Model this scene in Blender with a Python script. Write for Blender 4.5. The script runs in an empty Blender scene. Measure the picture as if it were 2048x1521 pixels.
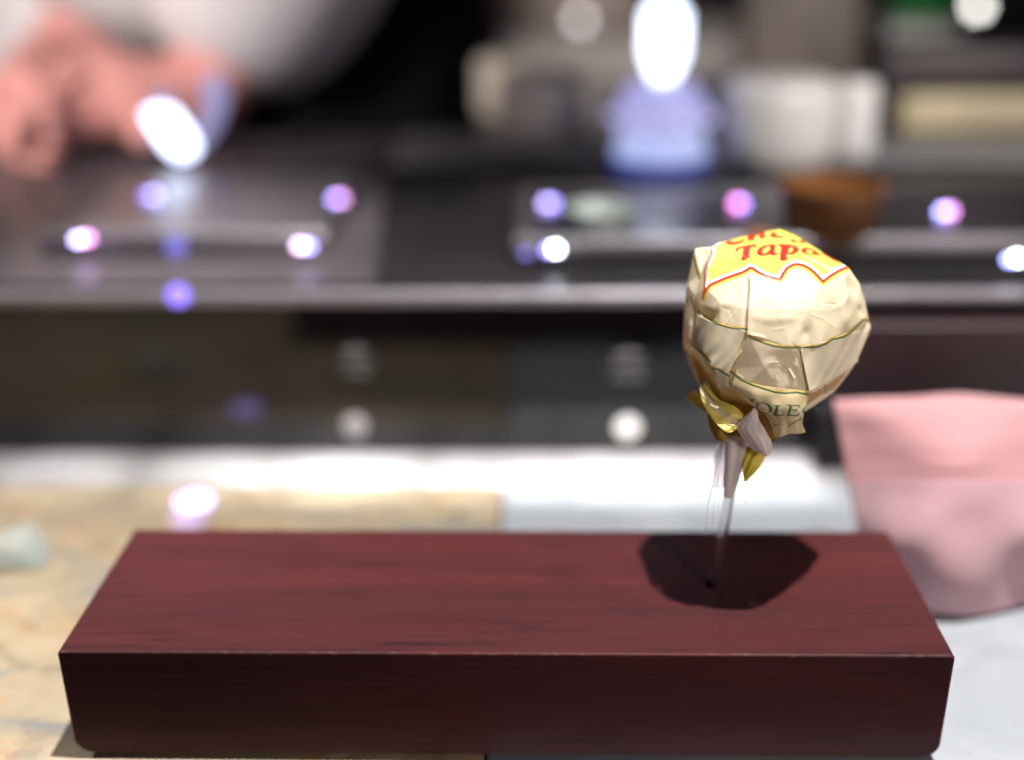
import bpy, bmesh, math, random
import numpy as np
from mathutils import Vector, Matrix

random.seed(7); RNG = np.random.default_rng(11)
S = bpy.context.scene
COL = S.collection
R = math.radians

# ------------------------------------------------------------------ camera
FPX, IW, IH = 2493.6, 2048.0, 1521.0          # focal length in photograph pixels
PITCH, YAW, ROLL = 0.38026, -0.02584, -0.00996
BLOCK_TOP = 0.0318                             # block top above the table
CAM = np.array([0.00951, -0.25297, 0.17180 + BLOCK_TOP])
FW = np.array([math.sin(YAW)*math.cos(PITCH), math.cos(YAW)*math.cos(PITCH), -math.sin(PITCH)])
_r = np.array([math.cos(YAW), -math.sin(YAW), 0.0]); _u = np.cross(_r, FW)
RT = math.cos(ROLL)*_r + math.sin(ROLL)*_u
UP = -math.sin(ROLL)*_r + math.cos(ROLL)*_u

cam = bpy.data.cameras.new('camera'); camo = bpy.data.objects.new('camera', cam); COL.objects.link(camo)
M = Matrix.Identity(4)
for i in range(3):
    M[i][0], M[i][1], M[i][2], M[i][3] = RT[i], UP[i], -FW[i], CAM[i]
camo.matrix_world = M
cam.sensor_width = 36.0; cam.lens = FPX/IW*36.0
cam.clip_start = 0.01; cam.clip_end = 50
cam.dof.use_dof = True; cam.dof.focus_distance = 0.2935
cam.dof.aperture_fstop = 2.9; cam.dof.aperture_blades = 8; cam.dof.aperture_rotation = R(12)
S.camera = camo
S.render.resolution_x, S.render.resolution_y = 1024, 760

# ------------------------------------------------------------------ world, lamps, exposure
W = bpy.data.worlds.new('World'); S.world = W; W.use_nodes = True
W.node_tree.nodes['Background'].inputs[0].default_value = (0.86, 0.76, 1.0, 1)
W.node_tree.nodes['Background'].inputs[1].default_value = 0.055
S.view_settings.view_transform = 'Standard'; S.view_settings.look = 'None'
S.view_settings.exposure = 0.0; S.view_settings.gamma = 1.0
S.cycles.use_denoising = True
S.cycles.sample_clamp_indirect = 6.0
S.cycles.max_bounces = 7; S.cycles.transparent_max_bounces = 12
S.cycles.caustics_reflective = False; S.cycles.caustics_refractive = False

def aim(o, target):
    d = Vector(target) - o.location
    o.rotation_euler = d.to_track_quat('-Z', 'Y').to_euler()

def lamp(name, kind, loc, target, power, color=(1, 1, 1), size=0.02, size_y=None, angle=40, blend=0.4):
    l = bpy.data.lights.new(name, kind); o = bpy.data.objects.new(name, l); COL.objects.link(o)
    l.energy = power; l.color = color
    if kind == 'AREA':
        l.size = size
        if size_y: l.shape = 'RECTANGLE'; l.size_y = size_y
    else:
        l.shadow_soft_size = size
        if kind == 'SPOT': l.spot_size = R(angle); l.spot_blend = blend
    o.location = loc; aim(o, target); return o

HEADC = (0.067, 0.0405, 0.101)
lamp('ceiling_spotlight', 'SPOT', (HEADC[0]+0.165, HEADC[1]-0.080, HEADC[2]+1.5), (0.02, 0.05, 0.03), 258, (1.0, 0.955, 0.91), 0.012, angle=24, blend=0.5)
lamp('kitchen_fill', 'SPOT', (-0.50, -0.25, 0.52), (-0.26, 0.47, 0.15), 62, (1.0, 0.92, 0.90), 0.05, angle=32, blend=0.9)  # added fill from the camera side, cone kept to the person
lamp('kitchen_fill', 'SPOT', (0.42, -0.25, 0.60), (0.20, 0.42, 0.11), 60, (1.0, 0.94, 0.88), 0.05, angle=22, blend=0.9)  # added fill for the things on the right of the counter
lamp('kitchen_fill', 'SPOT', (0.02, 0.10, 0.80), (0.06, 0.95, 0.05), 210, (1.0, 0.90, 0.84), 0.05, angle=24, blend=0.9)  # added fill that brightens the shelf at the back
lamp('fill_spot', 'SPOT', (0.40, -0.60, 0.42), (0.062, 0.035, 0.102), 48, (1.0, 0.93, 0.86), 0.12, angle=11, blend=1.0)  # added front fill for the wrapper, no fixture here
lamp('fill_spot', 'SPOT', (-0.62, 0.0, 0.70), (-0.205, 0.01, 0.0), 42, (1.0, 0.96, 0.94), 0.08, angle=18, blend=0.5)  # added fill that softens the block's shadow on the left of the table
lamp('room_light_right', 'AREA', (0.36, -0.17, 0.08), (0.14, 0.0, 0.03), 0.25, (1.0, 0.84, 0.70), 0.14)

# ------------------------------------------------------------------ helpers
def project(p):
    d = p - CAM; z = d @ FW
    return IW/2 + FPX*(d @ RT)/z, IH/2 - FPX*(d @ UP)/z, z

def ray(px, py):
    return FW + RT*((px-IW/2)/FPX) - UP*((py-IH/2)/FPX)

def on_z(px, py, z):
    d = ray(px, py); return CAM + d*((z-CAM[2])/d[2])

def on_y(px, py, y):
    d = ray(px, py); return CAM + d*((y-CAM[1])/d[1])

ZH = 0.3100; PXM = FPX/ZH
def lol(px, py, w):
    """a point of the lollipop: picture position and height w towards the viewer, in head units"""
    return CAM + ray(px, py)*(ZH - w/PXM)

def link(name, me, parent=None, mat=None):
    o = bpy.data.objects.new(name, me); COL.objects.link(o)
    if parent is not None: o.parent = parent
    if mat is not None: me.materials.append(mat)
    return o

def smooth(me, on=True):
    me.polygons.foreach_set('use_smooth', [on]*len(me.polygons)); me.update()

def mesh_np(name, V, F, parent=None, mat=None, sm=True):
    me = bpy.data.meshes.new(name)
    V = np.asarray(V, np.float32)
    if isinstance(F, np.ndarray):
        n, k = F.shape
        me.vertices.add(len(V)); me.vertices.foreach_set('co', V.ravel())
        me.loops.add(n*k); me.loops.foreach_set('vertex_index', F.ravel().astype(np.int32))
        me.polygons.add(n)
        me.polygons.foreach_set('loop_start', np.arange(0, n*k, k, dtype=np.int32))
        me.polygons.foreach_set('loop_total', np.full(n, k, np.int32))
        me.update(calc_edges=True); me.validate()
    else:
        me.from_pydata([tuple(map(float, v)) for v in V], [], F); me.update()
    if sm: smooth(me)
    return link(name, me, parent, mat)

def from_bm(name, bm, parent=None, mat=None, sm=False):
    me = bpy.data.meshes.new(name); bmesh.ops.recalc_face_normals(bm, faces=bm.faces); bm.to_mesh(me); bm.free()
    if sm: smooth(me)
    return link(name, me, parent, mat)

def tag(o, label, cat, group=None, kind=None):
    if label: o['label'] = label
    if cat: o['category'] = cat
    if group: o['group'] = group
    if kind: o['kind'] = kind
    return o

def empty(name, loc):
    o = bpy.data.objects.new(name, None); COL.objects.link(o); o.location = Vector(loc); o.empty_display_size = 0.01
    return o

def under(root, o):
    o.parent = root; o.matrix_parent_inverse = Matrix.Translation(root.location).inverted(); return o

def box(name, lo, hi, mat, bevel=0.0, seg=2, parent=None):
    bm = bmesh.new(); bmesh.ops.create_cube(bm, size=1)
    for v in bm.verts:
        for i in range(3): v.co[i] = lo[i] if v.co[i] < 0 else hi[i]
    if bevel: bmesh.ops.bevel(bm, geom=bm.edges[:], offset=bevel, segments=seg, affect='EDGES', profile=0.5)
    o = from_bm(name, bm, None, mat, bevel > 0)
    if bevel:
        o.data.set_sharp_from_angle(angle=R(50))
    if parent is not None: under(parent, o)
    return o

def lathe(name, prof, loc, mat, parent=None, n=40, axis=None):
    V = []; F = []
    for r, z in prof:
        for k in range(n):
            a = 2*math.pi*k/n; V.append((max(r, 1e-5)*math.cos(a), max(r, 1e-5)*math.sin(a), z))
    m = len(prof)
    for i in range(m-1):
        for k in range(n):
            F.append((i*n+k, i*n+(k+1) % n, (i+1)*n+(k+1) % n, (i+1)*n+k))
    V = np.array(V)
    if axis is not None:
        q = Vector((0, 0, 1)).rotation_difference(Vector(axis)).to_matrix()
        V = V @ np.array(q).T
    V = V + np.array(loc)
    o = mesh_np(name, V, F, None, mat); o.data.set_sharp_from_angle(angle=R(45))
    if parent is not None: under(parent, o)
    return o

def catmull(P, n):
    P = np.asarray(P, float); m = len(P); t = np.linspace(0, m-1, n); out = []
    for s in t:
        i = min(int(s), m-2); u = s-i
        p0 = P[i-1] if i > 0 else 2*P[0]-P[1]; p1 = P[i]; p2 = P[i+1]
        p3 = P[i+2] if i+2 < m else 2*P[-1]-P[-2]
        out.append(0.5*(2*p1+(p2-p0)*u+(2*p0-5*p1+4*p2-p3)*u*u+(3*p1-p0-3*p2+p3)*u**3))
    return np.array(out)

def tube(name, pts, rad, mat, parent=None, n=12, steps=40, caps=True):
    C = catmull(pts, steps); rad = np.interp(np.linspace(0, 1, steps), np.linspace(0, 1, len(np.atleast_1d(rad))), np.atleast_1d(rad))
    T = np.gradient(C, axis=0); T /= np.linalg.norm(T, axis=1)[:, None]
    a = np.cross(T, [0, 1, 0.01]); a /= np.linalg.norm(a, axis=1)[:, None]; b = np.cross(T, a)
    V = []; F = []
    for i in range(steps):
        for k in range(n):
            t = 2*math.pi*k/n; V.append(C[i]+rad[i]*(a[i]*math.cos(t)+b[i]*math.sin(t)))
    for i in range(steps-1):
        for k in range(n): F.append((i*n+k, i*n+(k+1) % n, (i+1)*n+(k+1) % n, (i+1)*n+k))
    if caps:
        F.append(tuple(range(n-1, -1, -1))); F.append(tuple((steps-1)*n+k for k in range(n)))
    o = mesh_np(name, V, F, None, mat)
    if parent is not None: under(parent, o)
    return o

# ------------------------------------------------------------------ materials
def material(name):
    m = bpy.data.materials.new(name); m.use_nodes = True
    nt = m.node_tree; b = nt.nodes['Principled BSDF']; return m, nt, b

def plain(name, col, rough=0.5, metal=0.0, spec=0.5, noise=0.0, scale=60.0, bump=0.0, ior=None, coat=0.0, emit=None, estr=0.0):
    m, nt, b = material(name)
    b.inputs['Base Color'].default_value = (*col, 1); b.inputs['Roughness'].default_value = rough
    b.inputs['Metallic'].default_value = metal; b.inputs['Specular IOR Level'].default_value = spec
    if ior: b.inputs['IOR'].default_value = ior
    if coat: b.inputs['Coat Weight'].default_value = coat; b.inputs['Coat Roughness'].default_value = 0.08
    if emit:
        b.inputs['Emission Color'].default_value = (*emit, 1); b.inputs['Emission Strength'].default_value = estr
    tc = nt.nodes.new('ShaderNodeTexCoord'); n = nt.nodes.new('ShaderNodeTexNoise')
    n.inputs['Scale'].default_value = scale; n.inputs['Detail'].default_value = 5
    nt.links.new(tc.outputs['Object'], n.inputs['Vector'])
    if noise:
        r = nt.nodes.new('ShaderNodeValToRGB')
        r.color_ramp.elements[0].position = 0.3; r.color_ramp.elements[1].position = 0.7
        r.color_ramp.elements[0].color = (*[c*(1-noise) for c in col], 1)
        r.color_ramp.elements[1].color = (*[min(1, c*(1+noise)) for c in col], 1)
        nt.links.new(n.outputs['Fac'], r.inputs[0]); nt.links.new(r.outputs[0], b.inputs['Base Color'])
    if bump:
        bp = nt.nodes.new('ShaderNodeBump'); bp.inputs['Strength'].default_value = bump; bp.inputs['Distance'].default_value = 0.0006
        nt.links.new(n.outputs['Fac'], bp.inputs['Height']); nt.links.new(bp.outputs[0], b.inputs['Normal'])
    return m

def glow(name, col, strength):
    return plain(name, (0.05, 0.05, 0.06), 0.4, emit=col, estr=strength)

def ramp(nt, fac, stops):
    r = nt.nodes.new('ShaderNodeValToRGB'); e = r.color_ramp.elements
    while len(e) < len(stops): e.new(0.5)
    for el, (p, c) in zip(e, stops): el.position = p; el.color = (*c, 1)
    nt.links.new(fac, r.inputs[0]); return r

def mix(nt, a, b, fac, mode='MIX'):
    n = nt.nodes.new('ShaderNodeMix'); n.data_type = 'RGBA'; n.blend_type = mode
    for s, v in ((n.inputs[6], a), (n.inputs[7], b), (n.inputs[0], fac)):
        if isinstance(v, (tuple, float, int)): s.default_value = (*v, 1) if isinstance(v, tuple) else v
        else: nt.links.new(v, s)
    return n.outputs[2]

def noise_node(nt, scale, detail=5, rough=0.55, mapping=(1, 1, 1), distort=0.0, loc=(0, 0, 0)):
    tc = nt.nodes.new('ShaderNodeTexCoord'); mp = nt.nodes.new('ShaderNodeMapping')
    mp.inputs['Scale'].default_value = mapping; mp.inputs['Location'].default_value = loc
    nt.links.new(tc.outputs['Object'], mp.inputs[0])
    n = nt.nodes.new('ShaderNodeTexNoise'); n.inputs['Scale'].default_value = scale
    n.inputs['Detail'].default_value = detail; n.inputs['Roughness'].default_value = rough
    n.inputs['Distortion'].default_value = distort
    nt.links.new(mp.outputs[0], n.inputs['Vector']); return n.outputs['Fac']

def wood_material():
    m, nt, b = material('rosewood')
    big = noise_node(nt, 26, 4, 0.6, (0.16, 1.0, 0.9), 0.8)
    fine = noise_node(nt, 260, 6, 0.65, (0.045, 1.0, 1.0), 0.3)
    pore = noise_node(nt, 900, 3, 0.6, (0.05, 1.0, 1.0), 0.0, (3, 1, 2))
    blot = noise_node(nt, 55, 3, 0.5, (0.4, 1.1, 1.0), 0.5, (5, 0, 1))
    c1 = ramp(nt, big, [(0.26, (0.030, 0.0080, 0.0100)), (0.44, (0.050, 0.0115, 0.0135)), (0.62, (0.060, 0.0125, 0.0140)), (0.78, (0.088, 0.0155, 0.0155))])
    c2 = ramp(nt, fine, [(0.30, (0.62, 0.62, 0.64)), (0.52, (1, 1, 1)), (0.75, (1.25, 1.12, 1.08))])
    c3 = ramp(nt, pore, [(0.30, (0.35, 0.35, 0.38)), (0.44, (1, 1, 1))])
    c4 = ramp(nt, blot, [(0.22, (0.60, 0.66, 0.70)), (0.38, (1, 1, 1))])
    x = mix(nt, c1.outputs[0], c2.outputs[0], 0.75, 'MULTIPLY')
    x = mix(nt, x, c3.outputs[0], 0.55, 'MULTIPLY'); x = mix(nt, x, c4.outputs[0], 0.8, 'MULTIPLY')
    # diagonal saw marks and dark flecks
    tc = nt.nodes.new('ShaderNodeTexCoord'); mp = nt.nodes.new('ShaderNodeMapping'); mp.inputs['Rotation'].default_value = (0, R(38), 0); mp.inputs['Scale'].default_value = (0.10, 1, 1)
    nt.links.new(tc.outputs['Object'], mp.inputs[0]); sn = nt.nodes.new('ShaderNodeTexNoise'); sn.inputs['Scale'].default_value = 420; sn.inputs['Detail'].default_value = 3
    nt.links.new(mp.outputs[0], sn.inputs['Vector']); c5 = ramp(nt, sn.outputs['Fac'], [(0.30, (0.35, 0.38, 0.40)), (0.40, (1, 1, 1))])
    area = noise_node(nt, 30, 2, 0.5, (1, 1, 1), 0, (2, 9, 4)); am = ramp(nt, area, [(0.48, (0, 0, 0)), (0.60, (1, 1, 1))])
    x = mix(nt, x, mix(nt, x, c5.outputs[0], 0.7, 'MULTIPLY'), am.outputs[0])
    # worn, dusty front edge
    sep = nt.nodes.new('ShaderNodeSeparateXYZ'); nt.links.new(tc.outputs['Object'], sep.inputs[0])
    dz = nt.nodes.new('ShaderNodeMath'); dz.operation = 'SUBTRACT'; nt.links.new(sep.outputs['Z'], dz.inputs[0]); dz.inputs[1].default_value = BLOCK_TOP
    cmb = nt.nodes.new('ShaderNodeCombineXYZ'); nt.links.new(sep.outputs['Y'], cmb.inputs[1]); nt.links.new(dz.outputs[0], cmb.inputs[2])
    ln = nt.nodes.new('ShaderNodeVectorMath'); ln.operation = 'LENGTH'; nt.links.new(cmb.outputs[0], ln.inputs[0])
    mr = nt.nodes.new('ShaderNodeMapRange'); mr.inputs['From Min'].default_value = 0.00035; mr.inputs['From Max'].default_value = 0.0008; mr.inputs['To Min'].default_value = 1; mr.inputs['To Max'].default_value = 0
    nt.links.new(ln.outputs['Value'], mr.inputs['Value'])
    wn = noise_node(nt, 700, 4, 0.7, (0.4, 1, 1)); wr_ = ramp(nt, wn, [(0.52, (0, 0, 0)), (0.74, (0.4, 0.4, 0.4))])
    wm = nt.nodes.new('ShaderNodeMath'); wm.operation = 'MULTIPLY'; nt.links.new(mr.outputs[0], wm.inputs[0]); nt.links.new(wr_.outputs[0], wm.inputs[1])
    x = mix(nt, x, (0.20, 0.13, 0.12), wm.outputs[0])
    nt.links.new(x, b.inputs['Base Color'])
    rr = ramp(nt, fine, [(0.3, (0.52,)*3), (0.7, (0.36,)*3)])
    nt.links.new(rr.outputs[0], b.inputs['Roughness'])
    bp = nt.nodes.new('ShaderNodeBump'); bp.inputs['Strength'].default_value = 0.35; bp.inputs['Distance'].default_value = 0.00025
    nt.links.new(fine, bp.inputs['Height']); nt.links.new(bp.outputs[0], b.inputs['Normal'])
    b.inputs['Specular IOR Level'].default_value = 0.24
    return m

def marble_material():
    m, nt, b = material('tan_marble')
    a = noise_node(nt, 26, 4, 0.55, (0.8, 1.3, 1), 1.2, (0.37, 0.11, 0))
    c = noise_node(nt, 42, 4, 0.6, (1, 1.4, 1), 0.8, (4, 7, 0))
    d = noise_node(nt, 90, 6, 0.6)
    c1 = ramp(nt, a, [(0.30, (0.15, 0.165, 0.165)), (0.40, (0.26, 0.215, 0.15)), (0.55, (0.30, 0.245, 0.165)), (0.66, (0.30, 0.19, 0.105)), (0.78, (0.42, 0.40, 0.37))])
    c2 = ramp(nt, c, [(0.32, (0.62, 0.60, 0.62)), (0.45, (1, 1, 1)), (0.60, (1, 1, 1)), (0.72, (1.15, 0.85, 0.62))])
    c3 = ramp(nt, d, [(0.3, (0.82, 0.82, 0.82)), (0.65, (1.05, 1.05, 1.05))])
    x = mix(nt, c1.outputs[0], c2.outputs[0], 0.85, 'MULTIPLY'); x = mix(nt, x, c3.outputs[0], 0.8, 'MULTIPLY')
    nt.links.new(x, b.inputs['Base Color']); b.inputs['Roughness'].default_value = 0.22
    return m

def pale_stone():
    m, nt, b = material('pale_stone')
    a = noise_node(nt, 30, 5, 0.6, (1, 1, 1), 0.6); c = noise_node(nt, 160, 4, 0.6, (1, 2.5, 1))
    c1 = ramp(nt, a, [(0.3, (0.25, 0.275, 0.305)), (0.6, (0.315, 0.34, 0.37))])
    c2 = ramp(nt, c, [(0.28, (0.72, 0.74, 0.78)), (0.42, (1, 1, 1))])
    x = mix(nt, c1.outputs[0], c2.outputs[0], 0.7, 'MULTIPLY')
    nt.links.new(x, b.inputs['Base Color']); b.inputs['Roughness'].default_value = 0.24
    return m

def paper_material(name, back=(0.50, 0.34, 0.03)):
    """printed waxed paper: colour from the print, gold on the inside"""
    m, nt, b = material(name)
    at = nt.nodes.new('ShaderNodeAttribute'); at.attribute_name = 'print'
    geo = nt.nodes.new('ShaderNodeNewGeometry')
    mott = noise_node(nt, 420, 5, 0.6)
    c3 = ramp(nt, mott, [(0.3, (0.95, 0.94, 0.93)), (0.7, (1.02, 1.02, 1.02))])
    x = mix(nt, at.outputs['Color'], c3.outputs[0], 0.6, 'MULTIPLY')
    x = mix(nt, x, back, geo.outputs['Backfacing'])
    nt.links.new(x, b.inputs['Base Color'])
    b.inputs['Roughness'].default_value = 0.43; b.inputs['Specular IOR Level'].default_value = 0.55
    wr = noise_node(nt, 260, 4, 0.5, (1, 1, 1), 0.6)
    bp = nt.nodes.new('ShaderNodeBump'); bp.inputs['Strength'].default_value = 0.16; bp.inputs['Distance'].default_value = 0.0005
    nt.links.new(wr, bp.inputs['Height']); nt.links.new(bp.outputs[0], b.inputs['Normal'])
    # thin paper lets a little warm light through
    tr = nt.nodes.new('ShaderNodeBsdfTranslucent'); tr.inputs[0].default_value = (0.88, 0.72, 0.42, 1)
    ms = nt.nodes.new('ShaderNodeMixShader'); ms.inputs[0].default_value = 0.24
    out = nt.nodes['Material Output']
    nt.links.new(b.outputs[0], ms.inputs[1]); nt.links.new(tr.outputs[0], ms.inputs[2]); nt.links.new(ms.outputs[0], out.inputs[0])
    return m

def film_material(name, col, alpha, rough=0.25):
    m, nt, b = material(name)
    b.inputs['Base Color'].default_value = (*col, 1); b.inputs['Roughness'].default_value = rough
    b.inputs['Specular IOR Level'].default_value = 0.8
    n = noise_node(nt, 120, 3, 0.5)
    n2 = noise_node(nt, 120, 2, 0.5)
    r = ramp(nt, n2, [(0.3, (alpha*0.85,)*3), (0.7, (min(1, alpha*1.2),)*3)])
    nt.links.new(r.outputs[0], b.inputs['Alpha'])
    bp = nt.nodes.new('ShaderNodeBump'); bp.inputs['Strength'].default_value = 0.12; bp.inputs['Distance'].default_value = 0.0004
    nt.links.new(n, bp.inputs['Height']); nt.links.new(bp.outputs[0], b.inputs['Normal'])
    tr = nt.nodes.new('ShaderNodeBsdfTranslucent'); tr.inputs[0].default_value = (*col, 1)
    ms = nt.nodes.new('ShaderNodeMixShader'); ms.inputs[0].default_value = 0.40 if alpha > 0.5 else 0.0
    nt.links.new(b.outputs[0], ms.inputs[1]); nt.links.new(tr.outputs[0], ms.inputs[2]); nt.links.new(ms.outputs[0], nt.nodes['Material Output'].inputs[0])
    return m

WOOD = wood_material(); MARBLE = marble_material(); STONE = pale_stone()
PAPER = paper_material('printed_paper'); FILM = film_material('lilac_film', (0.84, 0.74, 0.73), 0.93)
CLEAR = film_material('clear_film', (0.85, 0.84, 0.88), 0.36, 0.12)
STEEL = plain('brushed_steel', (0.27, 0.255, 0.28), 0.36, 0.55, noise=0.12, scale=180)
GLASSBLACK = plain('black_glass', (0.006, 0.005, 0.006), 0.09, 0.0, 0.60, noise=0.3, scale=20)
COUNTER = plain('dark_counter', (0.010, 0.009, 0.010), 0.32, 0.0, 0.4, noise=0.25, scale=25)
BLACK = plain('black_matte', (0.006, 0.005, 0.006), 0.7, noise=0.3)
HOLE = plain('hole_dark', (0.004, 0.003, 0.003), 0.9, noise=0.2)

# ------------------------------------------------------------------ setting: table, raised counter, back wall
RISER_Y = on_z(1024, 906, 0.0)[1]; TRIM0 = on_y(1024, 611, RISER_Y-0.006)[2]; TRIM1 = on_y(1024, 587, RISER_Y-0.006)[2]
table = tag(empty('table', (0, 0, 0)), 'stone dining counter top, tan on the left and pale on the right', 'table', kind='structure')
del table['category']
JX = on_z(1003, 1010, 0.0)[0]; STRIP_Y = on_z(1024, 972, 0.0)[1]
box('marble_slab', (-1.0, -0.012, -0.03), (JX-0.0004, STRIP_Y-0.0006, 0.0), MARBLE, 0.0006, 1, table)
box('pale_slab', (JX+0.0004, -0.012, -0.03), (1.0, STRIP_Y-0.0006, 0.0), STONE, 0.0006, 1, table)
box('back_strip', (-1.0, STRIP_Y, -0.03), (1.0, RISER_Y-0.0005, 0.0006), plain('pale_strip', (0.20, 0.195, 0.20), 0.30, 0.0, 0.6, noise=0.1, scale=30), 0.0005, 1, table)
wall = box('back_wall', (-2.2, 1.75, -0.6), (2.2, 1.85, 1.6), plain('brown_wall', (0.060, 0.045, 0.040), 0.7, noise=0.4, scale=4), 0.0)
tag(wall, None, None, kind='structure')

CT = TRIM1-0.0005                                                    # raised counter top
counter = tag(empty('raised_counter', (0, RISER_Y, 0)), 'long raised dark counter with black glass front and steel edge', 'counter')
box('riser_panel', (-1.0, RISER_Y, -0.03), (1.0, RISER_Y+0.012, TRIM0-0.0004), GLASSBLACK, 0.0, 1, counter)
box('countertop', (-1.0, RISER_Y+0.0005, TRIM0-0.0002), (1.0, 0.475, CT), COUNTER, 0.0008, 2, counter)
box('edge_trim', (-1.0, RISER_Y-0.006, TRIM0), (1.0, RISER_Y, CT+0.0005), STEEL, 0.0012, 2, counter)

# small lights set in the black front, and the round vents above them
warm_led = glow('warm_led', (1.0, 0.93, 0.86), 1.5); warm_led2 = glow('warm_led_dim', (1.0, 0.90, 0.84), 0.40)
for px, py, mt, r in ((1255, 855, warm_led, 0.0042), (710, 852, warm_led2, 0.0042)):
    p = on_y(px, py, RISER_Y)
    s = lathe('step_light', [(0, 0.0012), (r*0.8, 0.0012), (r, 0.0004), (r*1.12, 0)], p, mt, counter, 24, (0, -1, 0))
for px, py, k in ((1255, 730, 1.0), (710, 722, 0.5)):
    p = on_y(px, py, RISER_Y); mv = plain('vent_steel', (0.07*k, 0.065*k, 0.065*k), 0.4, 0.0)
    for j in (-1, 0, 1):
        h = 0.0012; wdt = 0.0085*math.sqrt(1-(j*0.62)**2)
        box('vent_slat', (p[0]-wdt, RISER_Y-0.0015, p[2]+j*0.0045-h), (p[0]+wdt, RISER_Y-0.0002, p[2]+j*0.0045+h), mv, 0.0004, 1, counter)
# light strip under the steel edge, shining on the table along the counter's foot
for px, pw in ((130, 0.30), (420, 0.42), (500, 0.12), (570, 0.22), (640, 0.35), (710, 0.75), (850, 0.40), (990, 0.5), (1120, 0.6), (1255, 0.7), (1390, 0.6), (1520, 0.5), (1640, 0.3)):
    p = on_z(px, 945, 0.0)
    lamp('under_edge_spot', 'SPOT', (p[0], RISER_Y-0.005, TRIM0-0.0008), (p[0], RISER_Y-0.019, 0), pw*0.9, (1.0, 0.98, 0.96), 0.003, angle=52, blend=0.9)

# ------------------------------------------------------------------ induction hobs with lit corner lamps
REFLPLATE = plain('reflection_plate', (0.055, 0.046, 0.051), 0.35, 0.0, 0.5, noise=0.25, scale=14)  # added grey plate, cut to the edge of a reflection in the counter
qx = on_z(748, 450, CT)[0]
bm = bmesh.new(); pp = [(-1.0, RISER_Y+0.002), tuple(on_z(752, 572, CT)[:2]), tuple(on_z(770, 345, CT)[:2]), (on_z(770, 345, CT)[0], 0.468), (-1.0, 0.468)]
pp[1] = (pp[1][0], RISER_Y+0.002)
fc = bm.faces.new([bm.verts.new((x, y, CT+0.0003)) for x, y in pp]); ex = bmesh.ops.extrude_face_region(bm, geom=[fc])
bmesh.ops.translate(bm, verts=[v for v in ex['geom'] if isinstance(v, bmesh.types.BMVert)], vec=(0, 0, 0.0015))
under(counter, from_bm('reflection_plate', bm, None, REFLPLATE)); qx = pp[2][0]
box('back_ledge', (qx+0.001, on_z(900, 338, CT)[1], CT+0.0003), (1.0, 0.470, CT+0.004), plain('ledge_grey', (0.13, 0.125, 0.13), 0.4, noise=0.2, scale=14), 0.001, 1, counter)
DARKRAIL = plain('dark_rail', (0.05, 0.046, 0.05), 0.4, 0.3, noise=0.2)
HOB = CT + 0.009
def hob(name, label, x0, x1, y0, y1, tone, leds):
    t = tag(empty(name, ((x0+x1)/2, y0, CT)), label, 'hob', 'induction hobs on the raised counter')
    gm = plain('hob_glass', tone, 0.25, 0.0, 0.5, noise=0.35, scale=12)
    f = 0.007
    box('glass_top', (x0+f, y0+f, CT+0.0022), (x1-f, y1-f, HOB-0.0006), gm, 0.0, 1, t)
    box('frame_rail', (x0, y0, CT+0.0022), (x1, y0+f-0.0002, HOB), STEEL, 0.001, 2, t)
    box('frame_rail', (x0, y1-f+0.0002, CT+0.0022), (x1, y1, HOB), STEEL, 0.001, 2, t)
    box('frame_rail', (x0, y0+f, CT+0.0022), (x0+f-0.0002, y1-f, HOB), STEEL, 0.001, 2, t)
    box('frame_rail', (x1-f+0.0002, y0+f, CT+0.0022), (x1, y1-f, HOB), STEEL, 0.001, 2, t)
    rails = [o for o in t.children if o.name.startswith('frame_rail')]
    for o in rails[1:]: o.data.materials[0] = DARKRAIL
    for px, py, c, s, dx, dy, c2, s2 in leds:
        p = on_z(px, py, HOB+0.002)
        i = lathe('indicator_light', [(0.0019, 0), (0.0019, 0.0014), (0.0011, 0.0022), (0, 0.0024)], (p[0], p[1], HOB-0.0002), glow('led_main', c, s*0.85), t, 16)
        if s2:
            q = on_z(px+dx, py+dy, HOB+0.002)
            lathe('indicator_light', [(0.0018, 0), (0.0018, 0.0012), (0.0010, 0.0018), (0, 0.0020)], (q[0], q[1], HOB-0.0002), glow('led_second', c2, s2*1.7), t, 16)
    return t
BLUE = (0.30, 0.26, 1.0); PINK = (0.90, 0.36, 0.85); PALE = (0.85, 0.80, 1.0); WHT = (0.9, 0.95, 1.0)
a0 = on_z(82, 512, CT); a1 = on_z(652, 512, CT); ab = on_z(400, 345, HOB)
hob('induction_hob', 'steel framed hob with bluish lights in front of the person', a0[0], a1[0], a0[1], ab[1], (0.060, 0.051, 0.056), [
    (172, 471, PINK, 10, -16, 1, (0.55, 0.5, 1.0), 9), (306, 385, (0.42, 0.36, 1.0), 9, -14, 0, BLUE, 2.0),
    (600, 485, (0.95, 0.62, 1.0), 11, 16, 1, (0.4, 0.38, 1.0), 6), (680, 392, PINK, 8, -8, 0, (0.35, 0.32, 1.0), 8)])
b0 = on_z(1030, 525, CT); b1 = on_z(2250, 525, CT); bb = on_z(1400, 372, HOB)
hob('induction_hob', 'steel framed dark hob behind the lollipop', b0[0], b1[0], b0[1], bb[1], (0.014, 0.013, 0.015), [
    (1094, 400, (0.55, 0.42, 1.0), 9, 10, 0, (0.3, 0.28, 1.0), 5), (1110, 492, WHT, 26, -12, 1, (0.35, 0.32, 1.0), 5),
    (1476, 400, (1.0, 0.25, 0.85), 9, 6, 0, BLUE, 7), (1900, 416, (0.95, 0.35, 1.0), 8, -12, 0, (0.35, 0.36, 1.0), 9),
    (2036, 510, WHT, 26, -14, 2, (0.35, 0.4, 1.0), 8), (1052, 500, BLUE, 1.6, 0, 0, BLUE, 0)])

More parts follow.
